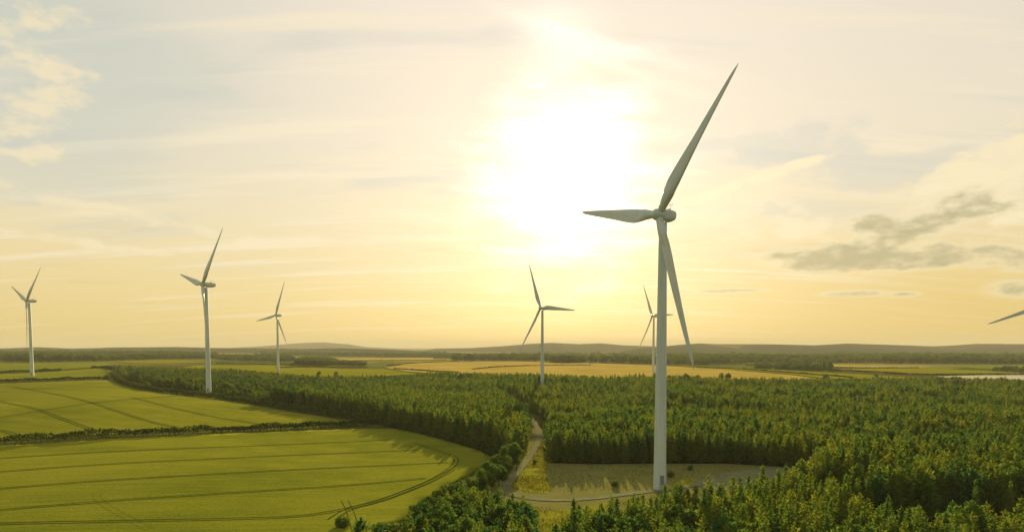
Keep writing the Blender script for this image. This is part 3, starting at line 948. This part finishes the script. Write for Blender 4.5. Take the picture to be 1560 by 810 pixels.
def lathe(prof, n=40):
    V = []; Fc = []
    for i, (r, z) in enumerate(prof):
        for k in range(n): V.append((r*math.cos(2*PI*k/n), r*math.sin(2*PI*k/n), z))
        if i:
            for k in range(n): Fc.append(((i-1)*n+k, (i-1)*n+(k+1) % n, i*n+(k+1) % n, i*n+k))
    Fc.append(tuple(range(n))[::-1]); Fc.append(tuple((len(prof)-1)*n+k for k in range(n)))
    return V, Fc


def shared(name, V, Fc, mat, smooth=True):
    me = bpy.data.meshes.new(name); me.from_pydata([tuple(v) for v in V], [], [tuple(f) for f in Fc]); me.materials.append(mat)
    if smooth:
        me.polygons.foreach_set('use_smooth', [True]*len(me.polygons)); me.set_sharp_from_angle(angle=math.radians(40))
    me.update(); return me


HUB = 69.5
tp = [(1.62, -.4), (1.62, .35), (1.62, .36)]
for s in range(4):
    z0, z1 = [.36, 17, 34.5, 52, 67.6][s:s+2]
    r0, r1 = [1.62 - .62 * z / 67.6 for z in (z0, z1)]
    tp += [(r0, z0 + .02), (r1, z1 - .14), (r1 + .035, z1 - .13), (r1 + .035, z1 - .01)]
TOWER = shared('tower', *lathe(tp), M_PAINT)


def nacelle_geo():
    """rounded tapering housing along +Y (rear)"""
    V = []; Fc = []; n = 24
    for i, (y, w, h, zc) in enumerate(((-1.1, .95, .95, 0), (-1.0, 1.25, 1.25, 0), (.2, 1.5, 1.55, .02), (2.2, 1.55, 1.6, .08), (3.8, 1.45, 1.45, .18), (5.2, 1.15, 1.15, .34), (5.75, .85, .9, .42), (5.85, .4, .45, .44))):
        for k in range(n):
            a = 2*PI*k/n; c, s = math.cos(a), math.sin(a)
            e = .62
            V.append((w * math.copysign(abs(c)**e, c), y, zc + h * math.copysign(abs(s)**e, s)))
        if i:
            for k in range(n): Fc.append(((i-1)*n+k, i*n+k, i*n+(k+1) % n, (i-1)*n+(k+1) % n))
    Fc.append(tuple(range(n))); Fc.append(tuple(7*n+k for k in range(n))[::-1])
    return V, Fc


NACELLE = shared('nacelle', *nacelle_geo(), M_PAINT)
b = MB(); b.tube([(0, 3.6, 1.5), (0, 3.6, 3.1)], [.06, .05], 6); b.tube([(-.5, 3.6, 2.95), (.5, 3.6, 2.95)], [.05, .05], 6); b.box((-.55, 3.5, 2.98), (-.4, 3.7, 3.3)); b.box((.4, 3.5, 2.98), (.55, 3.7, 3.25)); b.box((-.5, 2.3, 1.55), (.5, 3.1, 1.95))
MAST = shared('wind_mast', b.v, b.f, M_STEEL, False)
hv, hf = lathe([(.95, -1.0), (1.42, -.8), (1.52, -.1), (1.5, .5), (1.3, 1.15), (.85, 1.65), (.35, 1.88), (.05, 1.92)], 28)
HUBM = shared('hub', [(x, -z, y) for x, y, z in hv], hf, M_PAINT)
b = MB(); b.box((-.5, -1.72, 1.6), (.5, -1.55, 3.9)); DOOR = shared('door', b.v, b.f, M_DOOR, False)
b = MB()
for i in range(7): b.box((-.6, -1.66 - .26*(7-i), .22*i + .1), (.6, -1.66 - .26*(6-i) - .01, .22*i + .16))
b.box((-.66, -3.4, 0), (-.6, -1.7, .12)); b.box((.6, -3.4, 0), (.66, -1.7, .12))
for s in (-.62, .62):
    b.tube([(s, -3.4, .1), (s, -3.4, 1.1), (s, -1.9, 2.6), (s, -1.9, 1.5)], [.03]*4, 6)
STAIR = shared('stair', b.v, b.f, M_STEEL, False)


def turbine(pos, yaw, tilt, spin, scale, label, defl=(.03,)*3, az=(0,)*3, length=(1,)*3, rear=1.0):
    x, y = pos
    root = empty('wind_turbine', (x, y, float(H(x, y))), -math.radians(yaw)); root.scale = (scale,)*3
    tag(root, label, 'wind turbine', 'wind turbines of the farm')
    tw = link(bpy.data.objects.new('tower', TOWER), root)
    d = link(bpy.data.objects.new('door', DOOR), tw); d.rotation_euler = (0, 0, math.radians(yaw + 8)); s = link(bpy.data.objects.new('stair', STAIR), tw); s.rotation_euler = d.rotation_euler
    T = Matrix.Translation((0, 0, HUB)) @ Matrix.Rotation(-math.radians(tilt), 4, 'X')
    nc = link(bpy.data.objects.new('nacelle', NACELLE), root); nc.matrix_local = T @ Matrix.Diagonal((1, rear, 1, 1))
    link(bpy.data.objects.new('wind_mast', MAST), nc)
    TH = T @ Matrix.Translation((0, -2.1 if rear == 1 else -1.35, 0))
    hb = link(bpy.data.objects.new('hub', HUBM), root); hb.matrix_local = TH
    for k in range(3):
        bl = link(bpy.data.objects.new('blade', blade_mesh(defl[k], length[k])), root)
        bl.matrix_local = TH @ Matrix.Rotation(math.radians(spin + 120*k + az[k]), 4, 'Y')
    return root


turbine(T_POS['main'], 66, 5, 39.4, 1.0, 'tallest white wind turbine standing in the shaded clearing beside the gravel pad', (.028, .05, .035), (-.4, -2.2, 2.0), (.853, .943, .99), .6)
turbine(T_POS['T1'], 37.8, 4, 50.5, .99, 'white wind turbine in the narrow green field at the far left edge', (-.01,)*3)
turbine(T_POS['T2'], 46.2, 4, 42.7, .996, 'large white wind turbine behind the curving hedge, second from the left', (0,)*3)
turbine(T_POS['T3'], 39.2, 4.5, 22, .977, 'small white wind turbine on the far forest rim, third from the left', (-.01,)*3)
turbine(T_POS['T4'], 51.7, 3.5, -24.8, 1.014, 'white wind turbine rising out of the forest in front of the golden field', (0,)*3)
turbine(T_POS['T5'], 68, 3.4, -29.4, 1.02, 'distant white wind turbine half hidden behind the tower of the tallest turbine', (-.03,)*3)
turbine(T_POS['T6'], 48, 4, -111.5, .97, 'wind turbine at the right edge with only one drooping dark blade in view')


# ------------------------------------------------------------------ far buildings
M_WALL = material('render_wall', lambda t: finish(t, t.mix(t.noise(obj_pos(t), .8), (.46, .44, .38), (.56, .54, .48)), .85))
M_ROOF = material('slate_roof', lambda t: finish(t, t.mix(t.noise(obj_pos(t), .6), (.06, .07, .06), (.11, .12, .10)), .8))
M_ROOFL = material('pale_sheet_roof', lambda t: finish(t, t.mix(t.noise(obj_pos(t), .4), (.36, .34, .29), (.46, .44, .38)), .5))


def building(px, py, w, d, h, rh, rot, label, name, roofm, cat):
    x, y = G(px, py)
    e = empty(name, (x, y, float(H(x, y))), rot); tag(e, label, cat)
    b = MB(); b.box((-w/2, -d/2, -.5), (w/2, d/2, h)); b.add([(-w/2, -d/2, h), (-w/2, d/2, h), (-w/2, 0, h+rh)], [(0, 2, 1)]); b.add([(w/2, -d/2, h), (w/2, d/2, h), (w/2, 0, h+rh)], [(0, 1, 2)])
    link(bpy.data.objects.new('wall', shared('wall', b.v, b.f, M_WALL, False)), e)
    b = MB(); o = .6; t = .25
    for s in (-1, 1):
        b.add([(-w/2-o, s*(d/2+o), h-rh*o/(d/2)), (w/2+o, s*(d/2+o), h-rh*o/(d/2)), (w/2+o, 0, h+rh+.02), (-w/2-o, 0, h+rh+.02)] + [(-w/2-o, s*(d/2+o), h-rh*o/(d/2)+t), (w/2+o, s*(d/2+o), h-rh*o/(d/2)+t), (w/2+o, 0, h+rh+t), (-w/2-o, 0, h+rh+t)],
              [(0,1,2,3), (7,6,5,4), (0,4,5,1), (0,3,7,4), (1,5,6,2)])
    link(bpy.data.objects.new('roof', shared('roof', b.v, b.f, roofm, False)), e)
    b = MB()
    for i in range(max(2, int(w / 5))):
        xx = -w/2 + (i + .5) * w / max(2, int(w/5)); b.box((xx-.6, -d/2-.04, 1.0), (xx+.6, -d/2-.003, 2.4))
    link(bpy.data.objects.new('window', shared('window', b.v, b.f, M_DOOR, False)), e)


building(1072, 552.5, 16, 9, 4.5, 3, .1, 'small white farmhouse in front of the far wood right of the tallest turbine', 'farmhouse', M_ROOFL, 'house')
building(1185, 561.5, 16, 9, 4, 2.5, -.2, 'pale farm building beside the copse of tall trees', 'farm_building', M_ROOFL, 'building')
building(900, 552.2, 12, 7, 3.2, 2.2, .2, 'left one of two tiny pale sheds at the far edge of the golden field', 'shed', M_ROOFL, 'shed')
building(926, 552.2, 14, 7, 3.2, 2.2, .1, 'right one of two tiny pale sheds at the far edge of the golden field', 'shed', M_ROOFL, 'shed')
building(1508, 553.5, 62, 14, 3.4, 2.8, .08, 'long low glasshouse shed in front of the wooded hills at the right edge', 'long_shed', M_ROOF, 'shed')


# ------------------------------------------------------------------ haze
DENS, ANISO = 1.0e-4, .05
me = bpy.data.meshes.new('haze')
b = MB(); b.box((-17500, -17500, -26), (17500, 17500, 150))
me.from_pydata(b.v, [], b.f)
hz = link(bpy.data.objects.new('haze', me)); tag(hz, 'thin golden evening haze over the whole plain', kind='stuff')
mh = bpy.data.materials.new('haze'); mh.use_nodes = True
t = NT(mh.node_tree)
pv = t.node('ShaderNodeVolumePrincipled')
pv.inputs['Color'].default_value = (.65, .60, .43, 1); pv.inputs['Density'].default_value = DENS; pv.inputs['Anisotropy'].default_value = ANISO
pv.inputs['Density Attribute'].default_value = ''; pv.inputs['Color Attribute'].default_value = ''; pv.inputs['Temperature Attribute'].default_value = ''
out = t.node('ShaderNodeOutputMaterial'); t.put(out.inputs['Volume'], pv.outputs[0])
me.materials.append(mh)


# ------------------------------------------------------------------ sky
R_ = math.radians
def sky_dir(px, py):
    d = ray(px, py); d = d / np.linalg.norm(d)
    return math.degrees(math.atan2(d[0], d[1])), math.degrees(math.asin(d[2]))


w = bpy.data.worlds.new('World'); scene.world = w; w.use_nodes = True
t = NT(w.node_tree)
vec = t.node('ShaderNodeTexCoord').outputs['Generated']
nrm = t.node('ShaderNodeVectorMath', operation='NORMALIZE'); t.put(nrm.inputs[0], vec); vec = nrm.outputs[0]
x, y, z = t.sep(vec)
az = t.mul(t.m('ARCTAN2', x, y), 57.2958)
el = t.mul(t.m('ARCSINE', z), 57.2958)
dsun = t.node('ShaderNodeVectorMath', operation='DOT_PRODUCT'); t.put(dsun.inputs[0], vec); dsun.inputs[1].default_value = (math.sin(R_(4.9)) * math.cos(R_(13.9)), math.cos(R_(4.9)) * math.cos(R_(13.9)), math.sin(R_(13.9))); dsun = dsun.outputs['Value']
ang = t.mul(t.m('ARCCOSINE', t.m('MINIMUM', dsun, .99999)), 57.2958)
zz = t.add(t.m('MAXIMUM', z, 0.0), .14)
plane = t.xyz(t.m('DIVIDE', x, zz), t.m('DIVIDE', y, zz), 0.0)            # a cloud deck seen in perspective
warp = t.noise(plane, .8, 3, .5)
cir = t.noise(t.vadd(t.map(plane, (.55, 2.3, 1), (0, 0, math.radians(9))), t.xyz(t.mul(warp, 1.2), t.mul(warp, .9))), 1.1, 7, .56)
cir2 = t.noise(t.map(plane, (.35, 3.4, 1), (0, 0, math.radians(-6)), (3, 1, 0)), 1.5, 7, .6)
ae = t.xyz(t.mul(az, .1), t.mul(el, .19), 0.0)
puff = t.noise(ae, 2.1, 7, .58)
puff2 = t.noise(t.map(ae, loc=(4.1, 2.2, 0)), 4.5, 6, .6)

e01 = t.m('DIVIDE', t.add(el, 5.0), 95.0, clamp=True)
def E(e): return (e + 5) / 95
veil = t.ramp(e01, [(0.0, (.80, .59, .22)), (E(1), (.83, .63, .245)), (E(5), (.88, .695, .33)), (E(10), (.90, .765, .49)), (E(16), (.905, .79, .60)), (E(26), (.90, .79, .655)), (E(30), (.60, .56, .49)), (E(37), (.26, .29, .30)), (1.0, (.08, .11, .13))])
# the left and right upper air is cooler than the middle
cool = t.mul(t.ss(t.m('ABSOLUTE', t.add(az, -6.0)), 14.0, 44.0), t.ss(el, 6.0, 22.0))
cool = t.m('MULTIPLY', cool, t.ss(az, 10, -20, .35, 1.0))
veil = t.mix(t.mul(cool, .85), veil, (.62, .64, .55))
gap = t.m('MULTIPLY', t.ss(cir, .50, .64), t.ss(el, 3.0, 14.0))
veil = t.mix(t.mul(gap, .60), veil, (.66, .655, .56))
lit = t.m('MULTIPLY', t.ss(cir2, .50, .66), t.ss(el, 0.5, 5.0, .45, 1.0))
veil = t.mix(t.mul(lit, .65), veil, (.97, .84, .60))
side = t.ss(az, 12.0, 36.0)
veil = t.mix(t.mul(side, t.ss(el, 12.0, 2.0), .7), veil, (.80, .57, .175))


def spot(px, py, wpx, hpx, rot=0.0):
    a0, e0 = sky_dir(px, py); wa = math.degrees(wpx / F) ; he = math.degrees(hpx / F)
    da = t.add(az, -a0); de = t.add(el, -e0)
    c, s = math.cos(rot), math.sin(rot)
    u = t.m('DIVIDE', t.add(t.mul(da, c), t.mul(de, s)), wa); v = t.m('DIVIDE', t.add(t.mul(de, c), t.mul(da, -s)), he)
    return t.m('POWER', 2.71828, t.mul(t.add(t.mul(u, u), t.mul(v, v)), -1.0))


def cloud_field(spots, n, k, gate=.45):
    g = spots[0]
    for q in spots[1:]: g = t.add(g, q)
    g = t.m('MINIMUM', g, 1.0)
    return t.add(g, t.mul(t.m('SUBTRACT', n, .5), t.mul(t.ss(g, .03, gate), k)))


def cloud(spots, n, lo, hi, k, gate=.45):
    g = spots[0]
    for q in spots[1:]: g = t.add(g, q)
    g = t.m('MINIMUM', g, 1.0)
    return t.ss(t.add(g, t.mul(t.m('SUBTRACT', n, .5), t.mul(t.ss(g, .03, gate), k))), lo, hi)


R_ = math.radians
blue = cloud([spot(1385, 255, 120, 26, R_(3)), spot(1190, 215, 110, 30)], puff, .3, .8, 2.5)
veil = t.mix(t.mul(blue, .5), veil, (.66, .65, .57))
blue2 = cloud([spot(120, 70, 200, 60), spot(90, 290, 160, 40), spot(90, 190, 140, 50)], cir, .2, .9, 3.0)
veil = t.mix(t.mul(blue2, .45), veil, (.60, .635, .55))
lightc = cloud([spot(55, 165, 62, 42, R_(35)), spot(28, 226, 42, 16), spot(22, 30, 46, 22), spot(22, 92, 26, 12), spot(92, 108, 34, 8), spot(100, 22, 30, 12), spot(1120, 284, 60, 11, R_(14)), spot(1205, 258, 60, 9, R_(16)), spot(1180, 290, 70, 10, R_(14)), spot(1540, 235, 100, 36, R_(24)), spot(1500, 275, 110, 24, R_(14)), spot(1555, 290, 70, 40), spot(1230, 350, 120, 20),
                spot(1110, 318, 90, 24), spot(150, 318, 260, 12, R_(-9)), spot(140, 372, 180, 9, R_(-4))], t.add(t.mul(puff, .5), t.mul(puff2, .5)), .40, 1.25, 5.0)
veil = t.mix(t.mul(lightc, .8), veil, (.97, .82, .54))
warm = cloud([spot(1545, 235, 95, 34, R_(24)), spot(1500, 262, 90, 16, R_(18)), spot(1120, 284, 55, 9, R_(14)), spot(1205, 257, 55, 7, R_(16)), spot(1560, 330, 60, 30)], t.add(t.mul(puff, .4), t.mul(puff2, .6)), .30, 1.0, 4.0)
veil = t.mix(t.mul(warm, .9), veil, (.99, .85, .55))
# glow of the hidden sun through the veil
rag = t.add(t.mul(cir2, .45), t.mul(t.noise(t.map(ae, (1, 1.5, 1), loc=(7.3, 5.1, 0)), 1.5, 7, .58), .55))
da = t.m('DIVIDE', t.add(az, -4.7), 6.6); de = t.m('DIVIDE', t.add(el, -13.2), 8.0)
rr = t.add(t.m('SQRT', t.add(t.mul(da, da), t.mul(de, de))), t.mul(t.m('SUBTRACT', rag, .5), 3.0))
g1 = t.ss(rr, 1.45, .05); g2 = t.m('POWER', 2.71828, t.mul(t.m('POWER', t.m('DIVIDE', ang, 14.0), 2.0), -1.0))
streak = t.add(spot(852, 60, 60, 110, 0), spot(900, 62, 150, 9, R_(-17)), spot(965, 112, 120, 8, R_(-20)), t.mul(spot(700, 335, 110, 7, R_(-4)), .7), t.mul(spot(1010, 250, 80, 10, R_(10)), .6))
streak = t.mul(streak, t.ss(cir, .38, .62, .25, 1.0))
glow = t.vadd(t.scalecol((1.0, .95, .82), t.mul(streak, .20)), t.vadd(t.scalecol((1.0, .95, .84), t.mul(g1, .75)), t.scalecol((1.0, .90, .68), t.mul(g2, .09))))
# front of the sky is bright, the sky behind the camera is in the sun's lee
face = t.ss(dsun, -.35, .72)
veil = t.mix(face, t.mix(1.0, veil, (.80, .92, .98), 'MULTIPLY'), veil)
col = t.vadd(veil, glow)
fluff = t.add(t.mul(t.noise(t.map(ae, (1, 1.15, 1), loc=(2.3, 6.1, 0)), 3.0, 8, .56), .55), t.mul(t.noise(t.map(ae, (1, 1.2, 1), loc=(8.3, 1.1, 0)), 7.0, 6, .6), .45))
darkf = cloud_field([spot(1290, 400, 58, 15, R_(2)), spot(1205, 388, 50, 8), spot(1325, 344, 32, 15), spot(1368, 362, 40, 12, R_(25)), spot(1412, 340, 34, 14, R_(20)), spot(1470, 310, 34, 17, R_(5)), spot(1512, 318, 36, 8), spot(1420, 392, 70, 8), spot(1436, 378, 26, 11), spot(1290, 376, 34, 11),
                     spot(1380, 402, 60, 7), spot(1555, 440, 30, 9), spot(1505, 382, 22, 6), spot(1300, 447, 34, 4), spot(1380, 448, 14, 3), spot(1090, 443, 60, 3), spot(1560, 398, 40, 10), spot(1240, 404, 40, 6)], fluff, 4.8, .6)
rim = t.m('MULTIPLY', t.ss(darkf, .0, .45), .6)
col = t.mix(rim, col, (.97, .83, .52))
darkc = t.ss(darkf, .10, 1.45)
col = t.mix(t.mul(darkc, .9), col, (.47, .42, .23))
low = t.m('MULTIPLY', t.ss(t.noise(t.map(ae, (.5, 3.4, 1), loc=(1.7, .3, 0)), 2.4, 6, .6), .56, .70), t.mul(t.ss(el, .5, 3), t.ss(el, 13, 6)))
col = t.mix(t.mul(low, .38), col, (.72, .56, .27))

sky = t.node('ShaderNodeTexSky'); sky.sky_type = 'NISHITA'; sky.sun_disc = False
sky.sun_elevation = SUN_EL; sky.sun_rotation = SUN_AZ; sky.altitude = 50; sky.air_density = 1.0; sky.dust_density = 2.0; sky.ozone_density = 1.0
b1 = t.node('ShaderNodeBackground'); t.put(b1.inputs[0], sky.outputs[0]); b1.inputs[1].default_value = .06
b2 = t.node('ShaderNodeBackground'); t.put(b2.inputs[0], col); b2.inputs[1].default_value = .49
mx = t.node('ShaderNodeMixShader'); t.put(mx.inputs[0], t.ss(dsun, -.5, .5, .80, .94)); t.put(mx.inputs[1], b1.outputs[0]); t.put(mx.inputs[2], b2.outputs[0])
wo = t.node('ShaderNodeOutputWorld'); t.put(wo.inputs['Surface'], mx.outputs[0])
w.cycles.sampling_method = 'MANUAL'; w.cycles.sample_map_resolution = 512

sun = bpy.data.lights.new('sun', 'SUN'); sun.energy = 5.0; sun.angle = R_(.6); sun.color = (1.0, .83, .50)
so = bpy.data.objects.new('sun', sun); link(so)
so.rotation_euler = Vector(-SUND).to_track_quat('-Z', 'Y').to_euler()

# ------------------------------------------------------------------ camera
cam = bpy.data.cameras.new('camera'); cam.sensor_width = 36; cam.sensor_fit = 'HORIZONTAL'; cam.lens = 36 * F / 1560
cam.shift_y = (PY - 405) / 1560; cam.clip_start = .5; cam.clip_end = 60000
co = link(bpy.data.objects.new('camera', cam)); co.location = (0, 0, CZ); co.rotation_euler = (PI/2 - PITCH, 0, 0)
scene.camera = co

scene.view_settings.view_transform = 'Standard'; scene.view_settings.look = 'None'; scene.view_settings.gamma = 1.0; scene.view_settings.exposure = 1.0; scene.view_settings.use_curve_mapping = False
scene.render.engine = 'CYCLES'
c = scene.cycles
c.max_bounces = 6; c.diffuse_bounces = 3; c.glossy_bounces = 2; c.transmission_bounces = 3; c.volume_bounces = 0; c.transparent_max_bounces = 4
c.use_denoising = True; c.denoiser = 'OPENIMAGEDENOISE'; c.use_adaptive_sampling = True; c.adaptive_threshold = .01
c.sample_clamp_indirect = 5.0
print('trees', len(TREES), 'near', len(NEAR), 'stuff', len(stuff), 'woods', len(woods))
